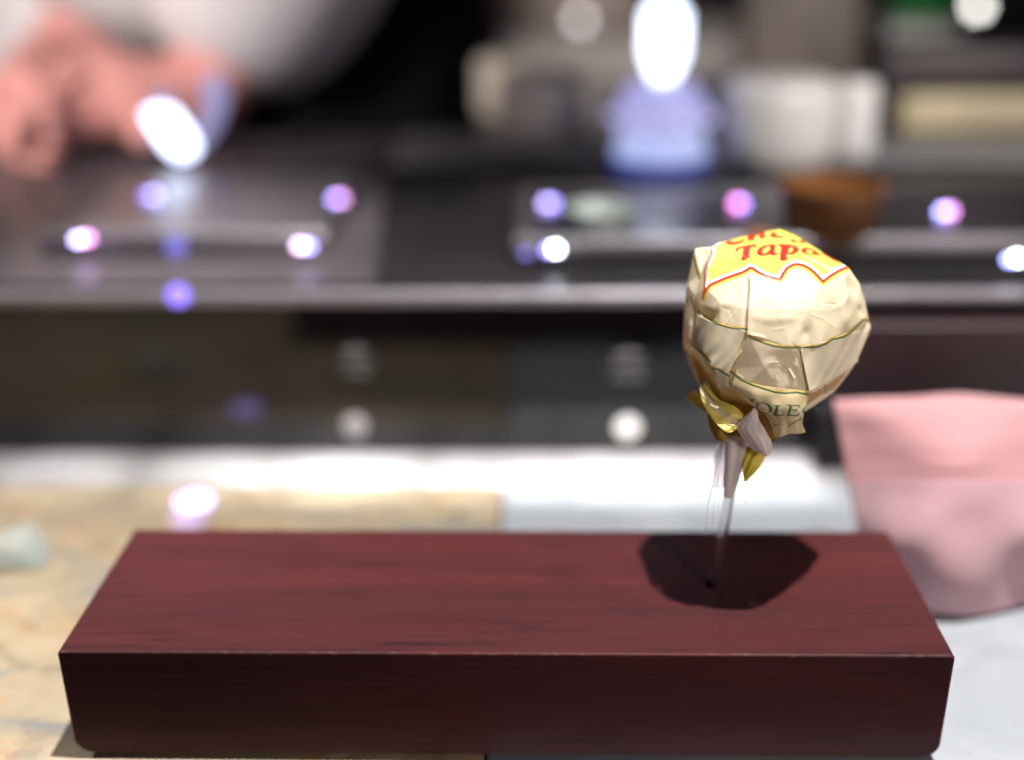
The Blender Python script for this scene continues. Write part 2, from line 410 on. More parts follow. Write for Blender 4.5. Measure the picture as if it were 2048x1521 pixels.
def led(name, label, p, r, col, s, axis=(0, 0, 1)):
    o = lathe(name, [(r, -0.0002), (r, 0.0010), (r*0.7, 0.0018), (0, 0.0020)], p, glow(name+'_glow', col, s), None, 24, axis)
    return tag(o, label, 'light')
led('edge_reflection', 'violet glow added for a reflection on the steel counter edge', on_y(357, 590, RISER_Y-0.0062), 0.0036, (0.26, 0.17, 1.0), 2.6, (0, -1, 0))  # glowing disc in place of the bright device's reflection
led('rail_reflection', 'dim violet glow added for a reflection on the front rail of the hob before the person', on_y(352, 492, a0[1]-0.0002), 0.0034, (0.25, 0.22, 1.0), 1.1, (0, -1, 0))  # the device's reflection on the rail, built as a glowing disc
led('table_reflection', 'bright violet-rimmed glow added for a reflection on the tan table behind the block', on_z(388, 1005, 0.0002), 0.0062, (0.46, 0.36, 1.0), 5.0)  # no lamp in the table: glowing disc stands in for a reflection

# ------------------------------------------------------------------ wooden block
BW, BD, BH = 0.2156, 0.0613, 0.0299
def rounded_profile(w, h, rt, rb, n=8):
    pts = []
    for cx, cz, r, a0_, a1_ in ((w/2-rt, -rt, rt, 0, 90), (-w/2+rt, -rt, rt, 90, 180), (-w/2+rb+0.0005, -h+rb, rb, 180, 270), (w/2-rb-0.0005, -h+rb, rb, 270, 360)):
        for k in range(n+1):
            a = R(a0_+(a1_-a0_)*k/n); pts.append((cx+r*math.cos(a), cz+r*math.sin(a)))
    return pts
block = tag(empty('wooden_block', (0, BD/2, 0)), 'dark red wooden block with a hole holding the lollipop', 'block')
bm = bmesh.new()
prof = rounded_profile(BW, BH, 0.0011, 0.0046)
fv = [bm.verts.new((x, 0, BLOCK_TOP+z)) for x, z in prof]
face = bm.faces.new(fv)
ext = bmesh.ops.extrude_face_region(bm, geom=[face])
bmesh.ops.translate(bm, verts=[v for v in ext['geom'] if isinstance(v, bmesh.types.BMVert)], vec=(0, BD, 0))
rim = [e for e in bm.edges if abs(e.verts[0].co.y-e.verts[1].co.y) < 1e-7]
bmesh.ops.bevel(bm, geom=rim, offset=0.00055, segments=3, affect='EDGES', profile=0.5)
body = from_bm('block_body', bm, None, WOOD, False)
HB = on_z(1421, 1170, BLOCK_TOP)
cut = lathe('cut', [(0, -0.016), (0.0019, -0.016), (0.0019, 0.004), (0, 0.004)], (HB[0], HB[1], BLOCK_TOP), HOLE, None, 28)
md = body.modifiers.new('hole', 'BOOLEAN'); md.object = cut; md.operation = 'DIFFERENCE'; md.solver = 'EXACT'
bpy.context.view_layer.update()
dg = bpy.context.evaluated_depsgraph_get(); nm = bpy.data.meshes.new_from_object(body.evaluated_get(dg))
body.modifiers.clear(); body.data = nm
nm.polygons.foreach_set('use_smooth', [p.area < 2.0e-5 for p in nm.polygons]); nm.update()
bpy.data.objects.remove(cut)
under(block, body)
box('foot_rail', (-BW/2+0.0125, 0.006, 0.0), (BW/2-0.010, BD-0.006, BLOCK_TOP-BH+0.0003), BLACK, 0.0005, 1, block)

# ------------------------------------------------------------------ lollipop
lolly = tag(empty('lollipop', (HB[0], HB[1], BLOCK_TOP)), 'wrapped lollipop in cream and yellow printed paper standing in the block', 'lollipop')

def zc(x0, y0, s):
    return lambda pts: np.array([(x0+x/s, y0+y/s) for x, y in pts])
zA = zc(1320, 440, 4.224); zB = zc(1400, 440, 5.389); zF = zc(1440, 740, 6.827)

def inside(px, py, poly):
    r = np.zeros(px.shape, bool); n = len(poly)
    for i in range(n):
        x1, y1 = poly[i]; x2, y2 = poly[(i+1) % n]
        c = (y1 > py) != (y2 > py)
        if y1 != y2: r ^= c & (px < (x2-x1)*(py-y1)/(y2-y1)+x1)
    return r

def seg_dist(px, py, line, closed=False):
    """distance to a polyline, signed (+ = right-hand side walking along it), and position along it 0..1"""
    L = np.asarray(line, float)
    if closed: L = np.vstack([L, L[:1]])
    best = np.full(px.shape, 1e9); side = np.ones(px.shape); along = np.zeros(px.shape)
    ln = np.r_[0, np.cumsum(np.hypot(*np.diff(L, axis=0).T))]; tot = ln[-1]
    for i in range(len(L)-1):
        ax, ay = L[i]; bx, by = L[i+1]; dx, dy = bx-ax, by-ay; l2 = dx*dx+dy*dy+1e-9
        t = np.clip(((px-ax)*dx+(py-ay)*dy)/l2, 0, 1)
        ex, ey = px-(ax+t*dx), py-(ay+t*dy); d = np.hypot(ex, ey)
        k = d < best; best[k] = d[k]; side[k] = np.sign(dx*ey-dy*ex)[k]
        along[k] = ((ln[i]+t*math.sqrt(l2))/tot)[k]
    return best, side, along

def poly_cov(px, py, poly, grow=0.0):
    """soft-edged coverage of a polygon"""
    x0, y0 = poly.min(0)-2; x1, y1 = poly.max(0)+2
    c = np.zeros(px.shape); k = np.where((px > x0) & (px < x1) & (py > y0) & (py < y1))[0]
    if len(k):
        d, _, _ = seg_dist(px[k], py[k], poly, True)
        c[k] = np.clip(0.5+grow+np.where(inside(px[k], py[k], poly), d, -d)/1.0, 0, 1)
    return c

def paint(C, cov, col):
    C += (np.array(col)-C)*np.clip(cov, 0, 1)[:, None]

def band(d, lo, hi, s=0.5):
    return np.clip((d-lo)/(2*s)+0.5, 0, 1)*np.clip((hi-d)/(2*s)+0.5, 0, 1)

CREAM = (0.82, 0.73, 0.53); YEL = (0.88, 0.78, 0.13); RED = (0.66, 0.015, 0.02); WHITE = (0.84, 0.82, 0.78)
GREEN = (0.001, 0.13, 0.055); GOLD = (0.84, 0.56, 0.12); SHADED_FOIL = (0.40, 0.23, 0.02)

CPTS = [  # picture x, y, height towards the viewer
 (1388,495,15),(1373,570,-5),(1367,625,-15),(1364,690,-20),(1375,722,-15),(1396,772,5),
 (1424,493,5),(1429,500,18),(1417,535,64),(1410,518,16),(1401,550,26),(1391,592,42),(1438,483,-5),(1480,472,-40),(1520,464,-60),(1557,457,-75),(1577,467,-55),
 (1605,477,-45),(1640,500,-30),(1668,517,0),(1696,533,40),(1722,570,30),(1731,603,5),(1738,638,-15),(1744,656,-22),
 (1409,575,105),(1455,560,125),(1498,543,138),(1540,552,148),(1575,560,150),(1610,560,150),(1645,561,140),(1690,543,85),
 (1470,515,40),(1540,500,20),(1600,508,30),(1640,522,40),
 (1702,585,88),(1712,560,48),(1716,600,60),
 (1440,605,138),(1497,620,165),(1560,620,176),(1620,620,172),(1665,622,140),(1688,610,118),
 (1396,622,92),(1440,652,140),(1495,665,166),(1580,692,170),(1640,690,152),(1690,660,96),(1728,642,25),(1722,672,10),
 (1384,690,52),(1412,700,92),(1430,735,110),(1465,735,132),(1530,735,156),(1600,740,142),(1660,715,112),(1716,722,0),
 (1432,760,84),(1452,770,116),(1490,775,132),(1560,782,138),(1617,783,122),(1655,761,82),(1692,738,30),(1695,752,-12),
 (1640,786,44),(1668,772,10),(1666,788,-6),(1612,824,18),
 (1397,724,5),(1415,750,14),(1440,785,30),(1475,802,46),(1420,800,10),(1550,815,70),(1500,850,10),(1545,850,-20),(1480,835,20),
 (1395,560,-80),(1450,535,-130),(1550,525,-150),(1640,555,-135),(1700,600,-70),(1385,650,-70),(1430,640,-140),(1500,620,-180),(1600,620,-180),
 (1685,650,-110),(1395,730,-50),(1440,730,-115),(1510,740,-150),(1600,735,-140),(1670,730,-75),(1460,800,-60),(1530,810,-80),(1600,790,-70)]
CEN = lol(1550, 655, 0)
P0 = np.array([lol(*c) for c in CPTS]); D0 = P0-CEN; D0 /= np.linalg.norm(D0, axis=1)[:, None]
bm = bmesh.new(); vs = [bm.verts.new(d) for d in D0]; bm.verts.index_update()
bmesh.ops.convex_hull(bm, input=vs)
bmesh.ops.triangulate(bm, faces=bm.faces[:])
bm.verts.index_update()
T = np.array([[v.index for v in f.verts] for f in bm.faces if len(f.verts) == 3], int); bm.free()
n_ = np.cross(D0[T[:, 1]]-D0[T[:, 0]], D0[T[:, 2]]-D0[T[:, 0]])
flip = (n_*D0[T].mean(1)).sum(1) < 0; T[flip] = T[flip][:, ::-1]

def subdivide(V, T):
    E = np.vstack([T[:, [0, 1]], T[:, [1, 2]], T[:, [2, 0]]]); Es = np.sort(E, 1)
    key = Es[:, 0].astype(np.int64)*(len(V)+1)+Es[:, 1]
    u, inv = np.unique(key, return_inverse=True); a = u//(len(V)+1); b = u % (len(V)+1)
    mid = inv.reshape(3, -1)+len(V); V2 = np.vstack([V, (V[a]+V[b])/2]); m0, m1, m2 = mid
    T2 = np.vstack([np.c_[T[:, 0], m0, m2], np.c_[m0, T[:, 1], m1], np.c_[m2, m1, T[:, 2]], np.c_[m0, m1, m2]])
    return V2, T2

def relax(V, T, it, k=0.5):
    E = np.vstack([T[:, [0, 1]], T[:, [1, 2]], T[:, [2, 0]]]); n = len(V)
    deg = np.bincount(E[:, 0], minlength=n)+np.bincount(E[:, 1], minlength=n)
    for _ in range(it):
        A = np.stack([np.bincount(E[:, 0], V[E[:, 1], j], n)+np.bincount(E[:, 1], V[E[:, 0], j], n) for j in range(3)], 1)
        V = V+k*(A/deg[:, None]-V)
    return V

def normals(V, T):
    f = np.cross(V[T[:, 1]]-V[T[:, 0]], V[T[:, 2]]-V[T[:, 0]])
    N = np.stack([sum(np.bincount(T[:, i], f[:, j], len(V)) for i in range(3)) for j in range(3)], 1)
    return N/np.maximum(np.linalg.norm(N, axis=1), 1e-15)[:, None]

V = P0.copy()
for lv in range(6):
    V, T = subdivide(V, T)
    if lv == 1: V = relax(V, T, 1, 0.25)
    if lv == 3: V = relax(V, T, 1, 0.5)
V = relax(V, T, 2)
N = normals(V, T); px, py, pz = project(V)
facing = np.clip(-(N @ FW)*4+0.6, 0, 1)

def ridge(line, width, height, sharp=1.0):
    d, s, t = seg_dist(px, py, line)
    return height*np.exp(-(d/width)**(2*sharp))*np.clip(np.minimum(t, 1-t)*5+0.12, 0, 1)
def dent(x, y, rx, ry, ang, h):
    c, s = math.cos(R(ang)), math.sin(R(ang)); u = ((px-x)*c+(py-y)*s)/rx; v = (-(px-x)*s+(py-y)*c)/ry
    return h*np.exp(-(u*u+v*v))

PLEAT = zA([(757,440),(765,540),(760,650),(750,760),(742,920),(735,1000),(700,1100),(640,1200),(600,1270),(560,1345)])
d, s, t = seg_dist(px, py, PLEAT)
sd = d*-s if False else d*s
H = np.zeros(len(V))
# the paper on the right of the pleat lies over the paper on the left
right = -1.0 if seg_dist(np.array([1600.0]), np.array([640.0]), PLEAT)[1][0] < 0 else 1.0
sd = d*s*right
wl = np.clip(t*8+0.1, 0, 1)
H += 5.0*wl*np.clip((sd+4.5)/4.5, 0, 1)*np.exp(-np.maximum(sd, 0)/70)
H -= 2.0*wl*np.exp(-((sd+7)/5)**2)
# creases, dents and tube-like folds seen in the paper
H += ridge([(1674,690),(1648,738)], 9, 3.0, 1.5) + ridge([(1640,716),(1618,776)], 5, 2.0, 1) + ridge([(1587,722),(1600,745),(1612,776)], 7, 2.0, 1)
H += ridge([(1428,700),(1431,732)], 6, 2.0, 1) + ridge([(1384,640),(1376,700)], 4, 3, 1.5)
H += dent(1668,622,15,26,10,-5) + dent(1612,668,9,14,20,-3) + dent(1706,575,9,22,-22,-7) + dent(1722,622,6,12,-10,-4)
H += dent(1412,632,16,12,30,-6) + dent(1440,612,30,10,-24,2) + dent(1455,700,14,40,12,-3) + dent(1560,715,30,12,0,-2.5) + dent(1690,640,10,20,15,4)
H += ridge([(1497,632),(1540,640),(1600,634)], 10, 1.8) + ridge([(1497,668),(1530,676)], 3, 2.0) + ridge([(1505,600),(1570,592),(1640,600)], 14, 1.2)
H += ridge([(1420,690),(1403,640),(1398,622)], 2.5, 2.0) + ridge([(1600,600),(1612,680),(1606,740)], 12, -1.5) + ridge([(1575,735),(1588,760)], 3, 2.5)
for _ in range(20):     # fine random crinkles
    x, y = RNG.uniform(1375, 1735), RNG.uniform(555, 790); a = RNG.uniform(0, math.pi); l = RNG.uniform(12, 46)
    k = RNG.normal(0, 6, 2)
    ln = [(x-l*math.cos(a)/2, y-l*math.sin(a)/2), (x+k[0], y+k[1]), (x+l*math.cos(a)/2, y+l*math.sin(a)/2)]
    H += ridge(ln, RNG.uniform(1.8, 6.0), RNG.choice([-1, 1])*RNG.uniform(0.25, 0.8))
for _ in range(26):     # hairline creases
    x, y = RNG.uniform(1375, 1735), RNG.uniform(550, 790); a = RNG.uniform(0, math.pi); l = RNG.uniform(18, 75)
    ln = [(x-l*math.cos(a)/2, y-l*math.sin(a)/2), (x+RNG.normal(0, 3), y+RNG.normal(0, 3)), (x+l*math.cos(a)/2, y+l*math.sin(a)/2)]
    H += ridge(ln, RNG.uniform(1.2, 2.2), RNG.choice([-1, 1])*RNG.uniform(0.25, 0.7))
for ln in ([(1480,520),(1500,545)], [(1500,545),(1520,500)], [(1640,545),(1600,520),(1580,500)], [(1450,500),(1440,560)], [(1655,520),(1690,540)]):
    H += ridge(ln, 2.5, 1.2)
V = V+N*(H*facing/PXM)[:, None]
V = relax(V, T, 1, 0.4)
N = normals(V, T); px, py, pz = project(V)
front = (-(N @ FW) > -0.05)

# the print
C = np.tile(np.array(CREAM), (len(V), 1))
SCAL = zB([(30,850),(48,775),(110,703),(200,662),(290,625),(450,570),(500,545),(540,518),(560,520),(620,560),(700,605),(780,625),(865,645),(890,590),(940,520),(1000,485),(1050,478),(1110,490),(1180,525),(1240,575),(1290,630),(1325,668),(1400,610),(1480,560),(1540,530),(1587,512)])
LEFT = np.vstack([zB([(200,225),(150,255),(118,290),(128,360),(92,430),(66,500),(46,560),(52,640),(45,740)])])
CAPP = np.vstack([[(1420,430)], LEFT[1:], SCAL[2:], [(1702,533), (1720,440)]])
incap = inside(px, py, CAPP)
dS, _, _ = seg_dist(px, py, SCAL); dL, _, _ = seg_dist(px, py, LEFT)
dd = np.minimum(dS, dL+1.2)
capc = np.clip(0.5+np.where(incap, dd, -dd), 0, 1)
paint(C, capc, YEL)
paint(C, np.where(incap, band(dd, -1, 8.2), 0), WHITE)
paint(C, np.where(~incap & (px > 1404), band(dS, -1, 7.2), 0), (0.86, 0.66, 0.08))
paint(C, band(dS, -5, 2.6), RED); paint(C, band(dL, -5, 1.7), RED)
paint(C, np.clip(poly_cov(px, py, zB([(1120,395),(1230,430),(1400,520),(1520,490),(1500,530),(1400,545),(1330,500),(1240,460)])), 0, 1)*0.7, WHITE)
fr = front.astype(float)
LET = [
 [(385,318),(405,298),(470,285),(530,273),(602,264),(600,302),(586,300),(572,286),(546,292),(534,340),(520,388),(548,398),(470,436),(446,436),(456,392),(464,345),(470,302),(432,306),(405,330),(388,354)],
 [(613,350),(622,325),(650,298),(700,276),(750,268),(806,266),(812,276),(803,320),(800,352),(838,370),(820,378),(768,384),(764,368),(730,378),(680,388),(640,382),(618,368)],
 [(842,268),(890,262),(932,268),(975,268),(1030,284),(1066,314),(1056,342),(1022,364),(965,376),(926,366),(930,400),(942,430),(885,441),(866,432),(868,370),(878,290),(850,282)],
 [(1090,330),(1112,305),(1150,300),(1200,312),(1246,336),(1266,360),(1298,380),(1280,384),(1230,373),(1190,374),(1150,368),(1106,350)],
 [(1303,357),(1375,386),(1445,430),(1500,468),(1440,434),(1370,394)],
 [(282,240),(296,215),(336,200),(326,225),(330,242),(365,244),(410,234),(448,222),(482,203),(470,228),(430,255),(370,269),(312,268),(286,256)],
 [(515,190),(518,172),(562,158),(584,152),(640,140),(694,134),(694,178),(708,190),(650,206),(638,200),(646,170),(640,162),(590,172),(584,190),(584,216),(545,224),(518,226)],
 [(756,142),(812,134),(816,160),(830,174),(862,178),(905,184),(904,194),(880,196),(792,191),(766,182),(762,160)],
 [(978,214),(1012,212),(1042,236),(1034,246),(985,236)], [(1058,230),(1112,224),(1144,250),(1092,248)]]
HOLES = [[(664,350),(686,312),(735,285),(760,290),(748,330),(712,356),(680,366)], [(948,352),(960,306),(985,294),(1006,312),(992,345),(965,360)], [(1138,345),(1150,321),(1190,325),(1226,350),(1210,363),(1168,360)]]
for L_ in LET: paint(C, poly_cov(px, py, zB(L_), 0.9)*fr, (0.58, 0.012, 0.018))
for L_ in HOLES: paint(C, poly_cov(px, py, zB(L_), -0.4)*fr, YEL)
for ln in ([(445,368),(495,405)], [(505,410),(545,395)], [(680,372),(735,350)]):
    dq, _, _ = seg_dist(px, py, zB(ln)); paint(C, band(dq, -5, 0.45)*0.7, (0.8, 0.5, 0.4))
RINGS = [[(305,785),(330,772),(400,830),(480,878),(570,908),(650,922),(742,926)],
 [(738,980),(800,1008),(880,1043),(960,1068),(1050,1080),(1150,1080),(1250,1078),(1330,1075),(1400,1050),(1450,1012),(1550,992),(1620,945),(1680,885),(1722,840)],
 [(440,1258),(490,1262),(540,1298),(578,1318)], [(588,1275),(680,1350),(780,1397),(870,1427),(970,1457),(1060,1467),(1150,1458),(1265,1478)],
 [(220,1155),(240,1090),(265,1058),(310,1092),(370,1145),(430,1205)], [(284,310),(300,380),(322,460),(332,505)], [(212,690),(240,680)], [(258,645),(285,735),(306,785)],
 [(1722,840),(1765,858)], [(1380,1455),(1405,1400)]]
for R_ in RINGS:
    ln = zA(R_); dq, sq, tq = seg_dist(px, py, ln)
    up = np.sign(sq)                                             # + below / right of the line
    e = ((tq > 0.001) & (tq < 0.999)).astype(float)
    paint(C, np.where(up < 0, band(dq, 0.4, 4.4), 0)*e*fr, GOLD)
    paint(C, band(dq, -5, 1.8)*e*fr, GREEN)
# gold inner side where the paper folds under, darkened for the shade in the hollows
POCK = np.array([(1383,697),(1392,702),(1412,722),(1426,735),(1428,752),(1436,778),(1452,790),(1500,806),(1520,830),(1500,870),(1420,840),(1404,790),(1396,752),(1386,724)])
paint(C, poly_cov(px, py, POCK)*fr, SHADED_FOIL)
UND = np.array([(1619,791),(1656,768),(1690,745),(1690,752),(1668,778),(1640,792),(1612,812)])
paint(C, poly_cov(px, py, UND)*fr, SHADED_FOIL)
dq, _, _ = seg_dist(px, py, [(1650,772),(1652,786)]); paint(C, band(dq, -5, 2.2)*fr, GREEN)

def colour(o, C):
    a = o.data.color_attributes.new('print', 'FLOAT_COLOR', 'POINT')
    a.data.foreach_set('color', np.c_[C, np.ones(len(C))].astype(np.float32).ravel())
wrap = mesh_np('wrapper', V, T, None, PAPER); colour(wrap, C); under(lolly, wrap)
print('wrapper tris', len(T))

def sheet(name, rows, nu, nv, mat, colf=None, thick=0.00008, parent=None, wav=0.0, seed=0):
    """a piece of paper or film lofted through rows of (x, y, height) points"""
    rg = np.random.default_rng(seed)
    A = np.array([catmull(r, nu) for r in rows]); G = np.array([catmull(A[:, i], nv) for i in range(nu)])  # nu, nv, 3
    if wav:
        u = np.linspace(0, 1, nu)[:, None]; v = np.linspace(0, 1, nv)[None]
        for _ in range(6):
            f = rg.uniform(1, 5, 2); G[..., 2] += wav*np.sin(2*math.pi*(f[0]*u+f[1]*v*0.6)+rg.uniform(0, 6))/3
    L = G.reshape(-1, 3); V = np.array([lol(*p) for p in L])
    idx = np.arange(nu*nv).reshape(nu, nv)
    F = np.stack([idx[:-1, :-1], idx[:-1, 1:], idx[1:, 1:], idx[1:, :-1]], -1).reshape(-1, 4)
    nn = np.cross(V[F[0, 1]]-V[F[0, 0]], V[F[0, 3]]-V[F[0, 0]])
    mid = F[len(F)//2]; nn = np.cross(V[mid[1]]-V[mid[0]], V[mid[3]]-V[mid[0]])
    if nn @ FW > 0: F = F[:, ::-1].copy()
    o = mesh_np(name, V, F, None, mat)
    if colf is not None:
        x, y, _ = project(V); colour(o, colf(x, y))
    if thick:
        md = o.modifiers.new('thickness', 'SOLIDIFY'); md.thickness = thick; md.offset = -1
    if parent is not None: o.parent = parent
    return o

def flap_print(x, y):
    C = np.tile(np.array(CREAM)*np.array((0.92, 0.86, 0.70)), (len(x), 1))
    for R_ in RINGS[3:4]:
        dq, sq, tq = seg_dist(x, y, zA(R_)); paint(C, np.where(sq < 0, band(dq, 0.4, 4.4), 0), GOLD); paint(C, band(dq, -5, 1.9), GREEN)
    th = np.linspace(0, 2*math.pi, 36, endpoint=False)
    def ell(cx, cy, rx, ry, a):
        return [(cx+rx*math.cos(t)*math.cos(R(a))-ry*math.sin(t)*math.sin(R(a)), cy+rx*math.cos(t)*math.sin(R(a))+ry*math.sin(t)*math.cos(R(a))) for t in th]
    paint(C, poly_cov(x, y, zF(ell(600, 522, 112, 72, 18))), GREEN); paint(C, poly_cov(x, y, zF(ell(594, 522, 84, 58, 30))), CREAM)
    for L_ in ([(738,480),(832,486),(832,496),(806,498),(775,612),(842,616),(868,596),(882,598),(856,632),(702,628),(704,618),(734,614),(766,498),(738,492)],
               [(908,476),(1090,484),(1084,518),(1072,516),(1068,498),(986,494),(972,544),(1034,548),(1046,532),(1056,534),(1044,578),(1034,574),(1032,560),(968,556),(952,612),(1046,618),(1076,588),(1092,590),(1066,636),(898,628),(900,618),(918,614),(950,494),(908,488)],
               [(1184,496),(1150,512),(1124,545),(1118,575),(1136,602),(1158,598),(1152,560),(1168,528)],
               [(398,402),(440,398),(492,406),(490,416),(458,416),(444,448),(404,424)]):
        paint(C, poly_cov(x, y, zF(L_)), GREEN)
    for ln, c in (([(925,772),(1010,730),(1115,668)], GREEN), ([(945,742),(1030,704),(1110,654)], (0.55, 0.3, 0.12)), ([(722,766),(800,742)], GREEN)):
        dq, _, _ = seg_dist(x, y, zF(ln)); paint(C, band(dq, -5, 0.9), c)
    dq, _, _ = seg_dist(x, y, zF([(1150,640),(1175,760),(1165,850)])); paint(C, band(dq, -5, 1.6), (0.7, 0.25, 0.12))
    return C
sheet('front_flap', [[(1455,742,131),(1495,764,143),(1540,774,147),(1582,779,144),(1617,783,127)],
                     [(1466,776,128),(1505,790,141),(1546,796,145),(1585,798,141),(1612,806,122)],
                     [(1500,808,122),(1528,816,134),(1560,822,137),(1588,824,132),(1607,832,116)],
                     [(1535,836,106),(1555,842,114),(1575,845,116),(1592,848,112),(1605,850,102)],
                     [(1549,876,86),(1562,874,92),(1580,868,96),(1598,868,92),(1612,865,84)]], 150, 150, PAPER, flap_print, parent=wrap, wav=1.2, seed=3)

def ring_print(x, y):
    C = np.tile(np.array(CREAM), (len(x), 1))
    for R_ in RINGS:
        dq, sq, tq = seg_dist(x, y, zA(R_)); e = ((tq > 0.001) & (tq < 0.999)).astype(float)
        paint(C, np.where(sq < 0, band(dq, 0.4, 4.4), 0)*e, GOLD); paint(C, band(dq, -5, 1.8)*e, GREEN)
    return C
# loose lower panels of the wrapper that overhang the gold hollows
sheet('side_panel', [[(1394,630,97),(1420,642,129),(1455,652,153),(1490,662,170)], [(1387,665,84),(1414,686,120),(1448,702,146),(1476,706,157)], [(1384,692,70),(1408,714,110),(1430,738,130),(1456,752,140)], [(1386,697,62),(1412,721,104),(1430,757,122),(1450,767,128)]],
      120, 90, PAPER, ring_print, parent=wrap, wav=0.8, seed=21)
sheet('side_panel', [[(1600,694,163),(1650,684,147),(1690,668,101),(1721,662,34)], [(1610,742,148),(1655,726,121),(1690,708,74),(1718,698,16)], [(1619,784,130),(1657,762,96),(1693,740,46),(1716,724,6)]],
      120, 70, PAPER, ring_print, parent=wrap, wav=0.8, seed=22)

def gold_print(streak):
    def f(x, y):
        C = np.tile(np.array((0.86, 0.70, 0.14)), (len(x), 1))
        for ln, w_, c, k in streak:
            dq, _, _ = seg_dist(x, y, ln); paint(C, np.exp(-(dq/w_)**2)*k, c)
        return C
    return f
sheet('side_collar', [[(1409,754,66),(1420,778,78),(1436,798,90),(1455,808,100),(1472,815,104),(1489,833,98)],
                      [(1403,760,62),(1411,786,72),(1427,812,84),(1446,828,92),(1464,838,96),(1482,845,94)],
                      [(1398,770,62),(1404,802,74),(1419,830,88),(1438,853,98),(1456,866,102),(1475,858,100)]], 70, 40, PAPER,
      gold_print([([(1400,775),(1420,805),(1470,848)], 6, (0.70, 0.62, 0.48), 0.9), ([(1400,757),(1410,775)], 9, (0.75, 0.55, 0.2), 0.7),
                  ([(1399,772),(1410,757)], 2, GREEN, 1.0)]), parent=wrap, wav=1.5, seed=4)
GOLDC = lambda c: (lambda x, y: np.tile(np.array(c), (len(x), 1)))
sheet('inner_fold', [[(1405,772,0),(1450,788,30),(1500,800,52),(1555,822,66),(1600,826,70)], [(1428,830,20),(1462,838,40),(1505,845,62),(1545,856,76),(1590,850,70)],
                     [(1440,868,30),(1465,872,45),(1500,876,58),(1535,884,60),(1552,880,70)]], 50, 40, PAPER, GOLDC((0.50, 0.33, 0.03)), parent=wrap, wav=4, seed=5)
sheet('paper_tail', [[(1371,797,-50),(1380,786,-46),(1393,782,-52)], [(1384,806,-46),(1392,800,-40),(1402,795,-44)], [(1404,822,-36),(1410,816,-32),(1416,808,-30)], [(1428,836,-20),(1434,830,-18),(1440,822,-16)]],
      24, 36, PAPER, GOLDC((0.82, 0.66, 0.08)), parent=wrap, wav=1, seed=6)
sheet('paper_tail', [[(1484,888,40),(1508,900,50),(1532,914,44)], [(1485,925,44),(1503,930,50),(1517,938,46)], [(1487,960,44),(1490,964,45),(1495,961,44)]],
      30, 36, PAPER, GOLDC((0.70, 0.54, 0.03)), parent=wrap, wav=1.5, seed=8)
sheet('film_petal', [[(1506,819,110),(1511,812,112),(1514,820,110)], [(1488,836,104),(1502,836,110),(1519,841,104)], [(1472,853,96),(1497,858,104),(1531,862,96)],
                     [(1489,880,88),(1516,884,96),(1544,886,86)], [(1516,904,80),(1534,913,84),(1546,901,78)]], 50, 60, FILM, None, parent=wrap, wav=0.5, seed=9)
# gathered neck of paper and film round the stick
def gather(name, cl, rad, col0, mat, pleats, amp, seed, parent):
    rg = np.random.default_rng(seed); n, m = 120, 60
    Cn = catmull(cl, m); rr = np.interp(np.linspace(0, 1, m), np.linspace(0, 1, len(rad)), rad); V = []; F = []
    ph = rg.uniform(0, 6, 4)
    for j in range(m):
        for k in range(n):
            a = 2*math.pi*k/n
            q = 1+amp*(0.6*math.sin(pleats*a+ph[0]+j*0.03)+0.4*math.sin((2*pleats-3)*a+ph[1]-j*0.05)+0.3*math.sin(3*a+ph[2]+j*0.08))
            x, y, w_ = Cn[j]; V.append(lol(x+rr[j]*q*math.cos(a), y+0.22*rr[j]*q*math.sin(a), w_+rr[j]*q*math.sin(a)))
    idx = np.arange(m*n).reshape(m, n); nx = np.roll(idx, -1, 1)
    F = np.stack([idx[:-1], idx[1:], nx[1:], nx[:-1]], -1).reshape(-1, 4)
    V = np.array(V); o = mesh_np(name, V, F, None, mat)
    if col0 is not None:
        x, y, _ = project(V); colour(o, col0(x, y))
    o.parent = parent; return o
gather('neck_gather', [(1470,824,14),(1460,850,14),(1454,872,16),(1458,896,18)], [52, 36, 24, 12], lambda x, y: np.tile(np.array((0.76, 0.56, 0.07)), (len(x), 1)), PAPER, 6, 0.20, 2, wrap)
gather('film_gather', [(1478,846,24),(1474,880,26),(1470,915,24),(1464,955,18),(1457,996,12)], [20, 25, 22, 17, 9], None, FILM, 4, 0.14, 7, wrap)
gather('film_gather', [(1452,872,26),(1444,905,26),(1440,940,22),(1438,975,16)], [10, 12, 11, 12], None, CLEAR, 5, 0.25, 5, wrap)
strands = [([(1446,895,30),(1432,935,20),(1426,965,8),(1416,1010,-12),(1413,1062,-30)], 0.00017), ([(1450,900,34),(1438,950,24),(1430,1000,4),(1424,1050,-20)], 0.00012),
           ([(1480,958,40),(1489,985,30),(1492,1010,20)], 0.00013), ([(1452,930,34),(1440,985,16),(1437,1030,-6)], 0.00014), ([(1440,905,30),(1428,960,10),(1420,1000,-10)], 0.00022)]
for ln, r in strands:
    tube('film_strand', [lol(*p) for p in ln], [r, r*0.8, r*0.5], CLEAR, None, 8, 40).parent = wrap
